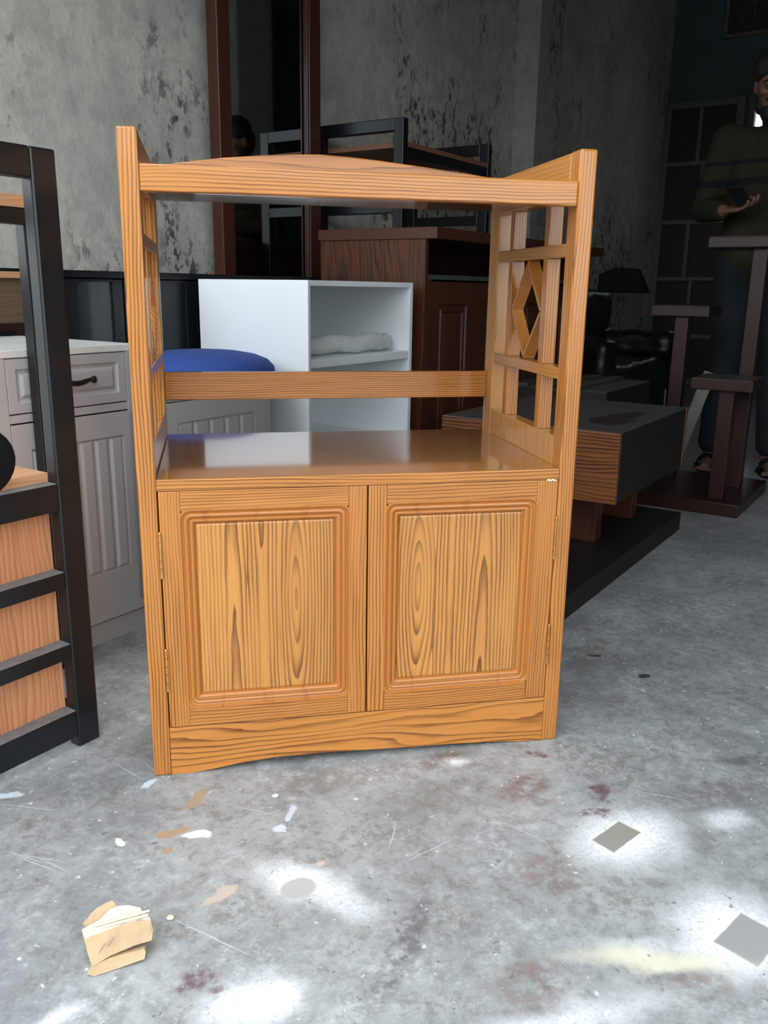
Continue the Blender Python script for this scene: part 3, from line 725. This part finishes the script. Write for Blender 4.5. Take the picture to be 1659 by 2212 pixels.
pf = Thing('framed_panel', 'dark framed decorative panel high on the back wall', 'picture', WB-.0, -1.14, 3.14)
gold = plain('old_gilt_frame', (.16, .13, .09), .5, var=.3)
pf.box('frame_side', WB-.035, WB-.002, -1.140, -1.105, 3.14, 3.72, gold, .003)
pf.box('frame_side', WB-.035, WB-.002, -.205, -.17, 3.14, 3.72, gold, .003)
pf.box('frame_side', WB-.034, WB-.002, -1.105, -.205, 3.14, 3.172, gold, .003)
pf.box('frame_side', WB-.034, WB-.002, -1.105, -.205, 3.688, 3.72, gold, .003)
pf.box('picture_ground', WB-.018, WB-.004, -1.105, -.205, 3.172, 3.688, plain('dark_green_ground', (.025, .032, .03), .6), 0)
leaf = plain('dull_green_ornament', (.10, .11, .09), .7)
bm = bmesh.new()
for cxx in (.205, .47, .735):
    th_ = [(cxx+.105*math.cos(t*.3927), -0.0, .27+.20*math.sin(t*.3927)) for t in range(17)]
    for p, q in zip(th_, th_[1:]): bm_tube(bm, [(-.02, -p[0], p[2]), (-.02, -q[0], q[2])], .003, 5)
    for (u0, v0, u1, v1) in ((-.06, .15, .06, .42), (.06, .16, -.02, .42), (-.07, .31, .0, .25), (.07, .30, .01, .24)):
        bm_tube(bm, [(-.02, -(cxx+u0), v0-.0), (-.02, -(cxx+u0+(u1-u0)*.5+.01), v0+(v1-v0)*.5), (-.02, -(cxx+u1), v1)], [.003, .008, .002], 6)
    for (u0, v0) in ((-.05, .31), (.05, .29), (-.05, .17), (.05, .18)):
        bm_ball(bm, (-.02, -(cxx+u0), v0), (.003, .016, .022), 10)
pf.put('ornament', bm, leaf)

# ------------------------------------------------------------------ 11. person with a phone
S = 1.12
skin_m = plain('skin', (.20, .098, .068), .55, var=.08, scale=30)
def skel(name, chains, extra=None, voxel=.012, it=3):
    """grow one surface round chains of (x, y, z, radius) joints"""
    bm = bmesh.new()
    for ch in chains:
        for (p, q) in zip(ch, ch[1:]):
            P, Q = Vector(p[:3]), Vector(q[:3]); n_ = max(2, int((Q-P).length/ (min(p[3], q[3])*.5))+1)
            n_ = min(n_, 14)
            for i in range(n_+1):
                t = i/n_; r = p[3]*(1-t)+q[3]*t
                bmesh.ops.create_icosphere(bm, subdivisions=2, radius=r, matrix=Matrix.Translation(P.lerp(Q, t)))
    for e in (extra or []):
        bm_ball(bm, e[0], e[1], 20, e[2] if len(e) > 2 else None)
    me = bpy.data.meshes.new(name); bm.to_mesh(me); bm.free()
    o = bpy.data.objects.new(name, me); COL.objects.link(o)
    r = o.modifiers.new('r', 'REMESH'); r.mode = 'VOXEL'; r.voxel_size = voxel
    s = o.modifiers.new('s', 'SMOOTH'); s.factor = .5; s.iterations = it
    dg = bpy.context.evaluated_depsgraph_get(); me2 = bpy.data.meshes.new_from_object(o.evaluated_get(dg))
    bpy.data.objects.remove(o); me2.name = name
    for p in me2.polygons: p.use_smooth = True
    return me2
PB = A*3.72+B*.238
pr_ = bpy.data.objects.new('person', None); COL.objects.link(pr_)
pr_.location = PB; pr_.rotation_euler = (0, 0, -.58); pr_.scale = (S, S, S)
tag(pr_, 'standing bearded person in a dark olive sweater and jeans looking down at a phone', 'person')
def pchild(name, me, mat, parent=pr_):
    me.materials.clear(); me.materials.append(mat)
    o = bpy.data.objects.new(name, me); COL.objects.link(o); o.parent = parent; return o
# right arm is on the local -x side
rs, re, rw = (-.19, .02, 1.43), (-.265, .045, 1.15), (-.175, -.20, 1.125)
ls, le, lw = (.19, .02, 1.43), (.265, .045, 1.15), (.09, -.20, 1.14)
legs = []
for s in (-1, 1):
    legs.append([(s*.095, 0, .93, .085), (s*.10, -.015, .52, .056), (s*.125, .02, .13, .036), (s*.125, .03, .06, .034)])
    legs.append([(s*.125, .045, .040, .028), (s*.13, -.06, .040, .030), (s*.14, -.14, .026, .022)])
    for i in range(5): legs.append([(s*(.14+(i-2)*.016*1), -.15, .018, .010), (s*(.14+(i-2)*.017), -.175+.006*abs(i-1), .014, .0085-.0006*i)])
def hand(w, d, palm_n, side):
    """palm, four unequal curled fingers and a thumb leaving the side of the palm"""
    w = Vector(w); d = Vector(d).normalized(); n = Vector(palm_n).normalized(); s_ = d.cross(n).normalized()*side
    ch = []
    for i, off in enumerate((-.033, -.011, .011, .032)):
        ch.append([(*(w+d*.015+s_*off*.6), .013), (*(w+d*.080+s_*off), .0105)])
        L = (.068, .078, .072, .056)[i]; k = w+d*.088+s_*off
        k1 = k+d*L*.44+n*.006; k2 = k1+(d*.75+n*.6)*L*.34; k3 = k2+(n*.9+d*.2)*L*.26
        ch.append([(*k, .0088), (*k1, .0080), (*k2, .0074), (*k3, .0066)])
    tb = w+d*.030-s_*.028
    ch.append([(*tb, .013), (*(tb-s_*.028+d*.03+n*.012), .0105), (*(tb-s_*.026+d*.058+n*.030), .0088)])
    return ch
chains = legs + [[(0, 0, .93, .12), (0, .005, 1.10, .11), (0, .01, 1.28, .13), (0, .02, 1.38, .11)], [(0, .02, 1.42, .065), (0, .0, 1.55, .052)],
    [(-.09, .02, 1.38, .08), (*rs, .05), (*re, .040), (*rw, .026)], [(.09, .02, 1.38, .08), (*ls, .05), (*le, .040), (*lw, .026)]]
hd = Matrix.Rotation(math.radians(-22), 4, 'X')
HC = Vector((-.028, -.035, 1.635))
def hp(x, y, z): return HC + (hd.to_3x3().inverted() @ Vector((x, y, z)))
hdi = hd.inverted()
head = [(HC, (.074, .092, .108), hdi), (hp(0, -.035, -.055), (.052, .05, .055), hdi), (hp(0, -.097, -.012), (.012, .017, .020), hdi), (hp(0, -.088, .010), (.009, .012, .028), hdi),
        (hp(-.028, -.080, .022), (.018, .012, .008), hdi), (hp(.028, -.080, .022), (.018, .012, .008), hdi), (hp(-.076, .0, -.005), (.009, .017, .031), hdi), (hp(.076, 0, -.005), (.009, .017, .031), hdi),
        (hp(0, -.083, -.053), (.022, .012, .007), hdi), (hp(0, -.080, -.063), (.018, .012, .007), hdi), (hp(-.040, -.060, -.012), (.024, .026, .02), hdi), (hp(.040, -.060, -.012), (.024, .026, .02), hdi)]
hr_ = hand(rw, (.80, -.50, .06), (-.05, -.30, 1), 1)
hl_ = hand(lw, (-.45, -.70, .25), (.1, .25, 1), -1)
body = pchild('body', skel('body', chains+hr_+hl_, head, .0052, 2), skin_m)
swt = NT('olive_knit_sweater', .9, .2); co = swt.obj(); zz = swt.xyz(co)[2]
nz = swt.noise(co, 90, 3, .6)
st1 = swt.math('MULTIPLY', swt.mr(zz, 1.232, 1.238), swt.mr(zz, 1.262, 1.268, 1, 0))
st2 = swt.math('MULTIPLY', swt.mr(zz, 1.318, 1.324), swt.mr(zz, 1.336, 1.342, 1, 0))
base_ = swt.ramp(nz, [(.3, (.022, .019, .011)), (.7, (.036, .030, .017))])
swt.set('Base Color', swt.mix(swt.math('MAXIMUM', st1, st2), base_, (.010, .012, .014))); swt.bump(nz, .3)
pchild('sweater', skel('sweater', [[(0, 0, .94, .145), (0, .005, 1.10, .14), (0, .01, 1.28, .152), (0, .02, 1.37, .13), (0, .02, 1.44, .078)], [(-.06, .0, .94, .12), (-.07, 0, 1.30, .11)], [(.06, .0, .94, .12), (.07, 0, 1.30, .11)],
       [(-.09, .02, 1.385, .10), (*rs, .072), (*re, .058), (rw[0]-.006, rw[1]+.03, rw[2], .042)], [(.09, .02, 1.385, .10), (*ls, .072), (*le, .058), (lw[0]+.02, lw[1]+.025, lw[2], .042)]], None, .011, 5), swt.m)
jean = plain('dark_blue_denim', (.006, .010, .015), .85, var=.25, scale=150)
pchild('jeans', skel('jeans', [[(0, 0, .95, .128), (0, 0, .90, .12)], [(-.095, 0, .90, .105), (-.10, -.015, .52, .076), (-.125, .02, .12, .062)], [(.095, 0, .90, .105), (.10, -.015, .52, .076), (.125, .02, .12, .062)]], None, .011, 5), jean)
hair_m = plain('black_hair', (.008, .008, .009), .7, var=.5, scale=120, bump=.6)
pchild('hair', skel('hair', [], [(hp(0, .018, .062), (.088, .098, .082), hdi), (hp(0, .045, .0), (.083, .070, .095), hdi), (hp(-.055, .01, .06), (.04, .07, .06), hdi), (hp(.055, .01, .06), (.04, .07, .06), hdi)], .008, 2), hair_m)
pchild('beard', skel('beard', [], [(hp(0, -.048, -.098), (.050, .050, .050), hdi), (hp(0, -.045, -.140), (.036, .036, .050), hdi), (hp(-.052, -.020, -.065), (.022, .040, .048), hdi), (hp(.052, -.020, -.065), (.022, .040, .048), hdi),
       (hp(-.02, -.090, -.040), (.020, .009, .007), hdi), (hp(.02, -.090, -.040), (.020, .009, .007), hdi)], .006, 1), hair_m)
for s in (-1, 1):
    bm = bmesh.new(); bm_ball(bm, hp(s*.030, -.080, .004), (.0115, .010, .0075), 12, hdi)
    o = link('eye', bm, plain('eye', (.05, .035, .03), .3), pr_, smooth=True)
    bm = bmesh.new(); bm_tube(bm, [hp(s*.012, -.090, .026), hp(s*.03, -.090, .032), hp(s*.05, -.078, .026)], [.003, .004, .002], 8)
    link('eyebrow', bm, hair_m, pr_, smooth=True)
    bm = bmesh.new()
    bm_prism(bm, [(s*.132+.046*math.cos(t*math.pi/10)*(1 if math.sin(t*math.pi/10) < .3 else .85), -.055+.135*math.sin(t*math.pi/10)) for t in range(20)], 'z', 0, .012)
    sd = link('sandal', bm, black_soft, pr_)
    bm = bmesh.new()
    bm_tube(bm, [(s*.132+.046*math.cos(math.pi*i/10), -.085, .008+.062*math.sin(math.pi*i/10)) for i in range(11)], .009, 8)
    link('strap', bm, black_soft, sd, smooth=True)
bm = bmesh.new(); bm_box(bm, -.034, .034, -.070, .070, -.0045, .0045, .003)
ph = link('phone', bm, plain('black_phone_glass', (.008, .009, .011), .1))
Mp = Matrix.Translation(PB) @ Matrix.Rotation(-.58, 4, 'Z') @ Matrix.Diagonal((S, S, S, 1))
pc = Mp @ (Vector(rw)+Vector((.80, -.50, .06)).normalized()*.070+Vector((-.004, -.010, .047)))
ph.location = pc; ph.rotation_euler = (math.radians(35), math.radians(-14), -.35)
tag(ph, 'black phone held up in the hand of the bearded person', 'phone')

# ------------------------------------------------------------------ 12. on the floor in front
cardb = plain('creased_cardboard', (.47, .325, .19), .9, var=.12, scale=45, bump=.8)
card_in = plain('torn_pale_cardboard', (.63, .55, .42), .9, var=.12, scale=110, bump=1.0)
cbx = bpy.data.objects.new('cardboard_scrap', None); COL.objects.link(cbx); cbx.location = (-.022, -.455, 0)
tag(cbx, 'torn folded cardboard scrap lying on the concrete in front', 'cardboard')
def sheet(name, pts, thick, mat, nrm=(0, -.75, .66), rough_=.0, parent=cbx):
    bm = bmesh.new(); n = Vector(nrm).normalized(); P = [Vector(p)-Vector((-.022, -.455, 0)) for p in pts]
    dense = []
    for i in range(len(P)):
        p, q = P[i], P[(i+1) % len(P)]; m_ = max(1, int((q-p).length/.006))
        for k in range(m_):
            v = p.lerp(q, k/m_)
            if rough_ and k: v += Vector((noise.noise(v*180+Vector((3, 1, 2))), 0, noise.noise(v*170)))*rough_
            v.z = max(v.z, .0006); dense.append(v)
    a = [bm.verts.new(v) for v in dense]; b = [bm.verts.new(Vector((v-n*thick).to_tuple()[:2]+(max((v-n*thick).z, .0003),))) for v in dense]
    bm.faces.new(a); bm.faces.new(list(reversed(b)))
    for i in range(len(a)): bm.faces.new((a[i], b[i], b[(i+1) % len(a)], a[(i+1) % len(a)]))
    bmesh.ops.triangulate(bm, faces=[f for f in bm.faces if len(f.verts) > 4])
    bmesh.ops.recalc_face_normals(bm, faces=bm.faces[:])
    return link(name, bm, mat, parent)
Yo = Vector((0, .008, 0))
sheet('rear_layer', [Vector(p)+Yo for p in ((-.0675, -.4375, .0470), (-.0514, -.4262, .0585), (-.038, -.4215, .0625), (-.030, -.4200, .0645), (-.010, -.431, .04), (-.050, -.448, .03))], .003, cardb, rough_=.0012)
sheet('main_layer', [(-.0679, -.4388, .0451), (-.045, -.4300, .0500), (-.032, -.4210, .0580), (-.0217, -.4190, .0596), (-.008, -.4190, .0590), (.002, -.4215, .0565), (.0075, -.4199, .0537), (.010, -.4230, .0500),
                     (.018, -.4260, .0440), (.021, -.4295, .0408), (.0240, -.4380, .0300), (.0228, -.4466, .0212), (.0, -.4500, .0200), (-.0296, -.4600, .0172), (-.0530, -.4690, .0110), (-.0600, -.455, .026)], .010, card_in, rough_=.001)
sheet('front_layer', [(-.0640, -.4480, .0370), (-.0350, -.4420, .0415), (.0050, -.4340, .0445), (.0200, -.4340, .0420), (.0235, -.4400, .0300), (.0226, -.4480, .0215), (.0, -.4520, .0200), (-.0296, -.4615, .0172), (-.0525, -.4705, .0110), (-.0585, -.460, .022)], .0018, cardb, rough_=.0006)
sheet('bottom_roll', [(-.0543, -.4700, .0105), (-.0296, -.4625, .0150), (.0132, -.4560, .0163), (.0150, -.4590, .0120), (.0132, -.4625, .0055), (-.0200, -.4690, .0020), (-.0493, -.4762, .0008), (-.0600, -.4745, .0040)], .012, cardb, nrm=(0, -.9, .3), rough_=.0006)
for (x0_, x1_, dz_) in ((-.064, .018, .0), (-.052, .020, .0042)):
    pts_ = []
    for i in range(19):
        t = i/18; x_ = x0_+(x1_-x0_)*t
        pts_.append((x_, -.4400+.0110*t+dz_*.7, .0440+.0055*t+dz_+.0008*noise.noise(Vector((x_*300, dz_*900, 0)))))
    low_ = [(p[0], p[1]-.0016, p[2]-.0022) for p in reversed(pts_)]
    sheet('torn_lip', pts_+low_, .0012, card_in, rough_=.0006)
for (x_, z_, y_) in ((-.0440, .0255, -.4640), (-.0330, .0290, -.4580)):
    bm = bmesh.new(); q = Vector((.022, .455, 0))
    bm_tube(bm, [Vector((x_, y_, z_))+q, Vector((x_+.008, y_+.006, z_+.009))+q], .0008, 6)
    link('staple', bm, plain('rusty_staple', (.35, .17, .13), .6), cbx)
for (x_, y_, r_, col, lab) in ((.044, -.385, .006, (.70, .66, .45), 'small yellowish crumb on the concrete right of the cardboard scrap'), (.216, -.105, .006, (.85, .82, .78), 'small white crumb on the concrete below the shelf cabinet')):
    bm = bmesh.new(); bmesh.ops.create_icosphere(bm, subdivisions=2, radius=1)
    for v in bm.verts:
        v.co *= 1+.25*noise.noise(v.co*2.2+Vector((x_*50, 0, 0))); v.co.x *= r_; v.co.y *= r_*.8; v.co.z *= r_*.45
    zm_ = min(v.co.z for v in bm.verts)
    o = link('crumb', bm, plain('crumb', col, .8, var=.2, scale=300), smooth=True); o.location = (x_, y_, -zm_); tag(o, lab, 'debris')
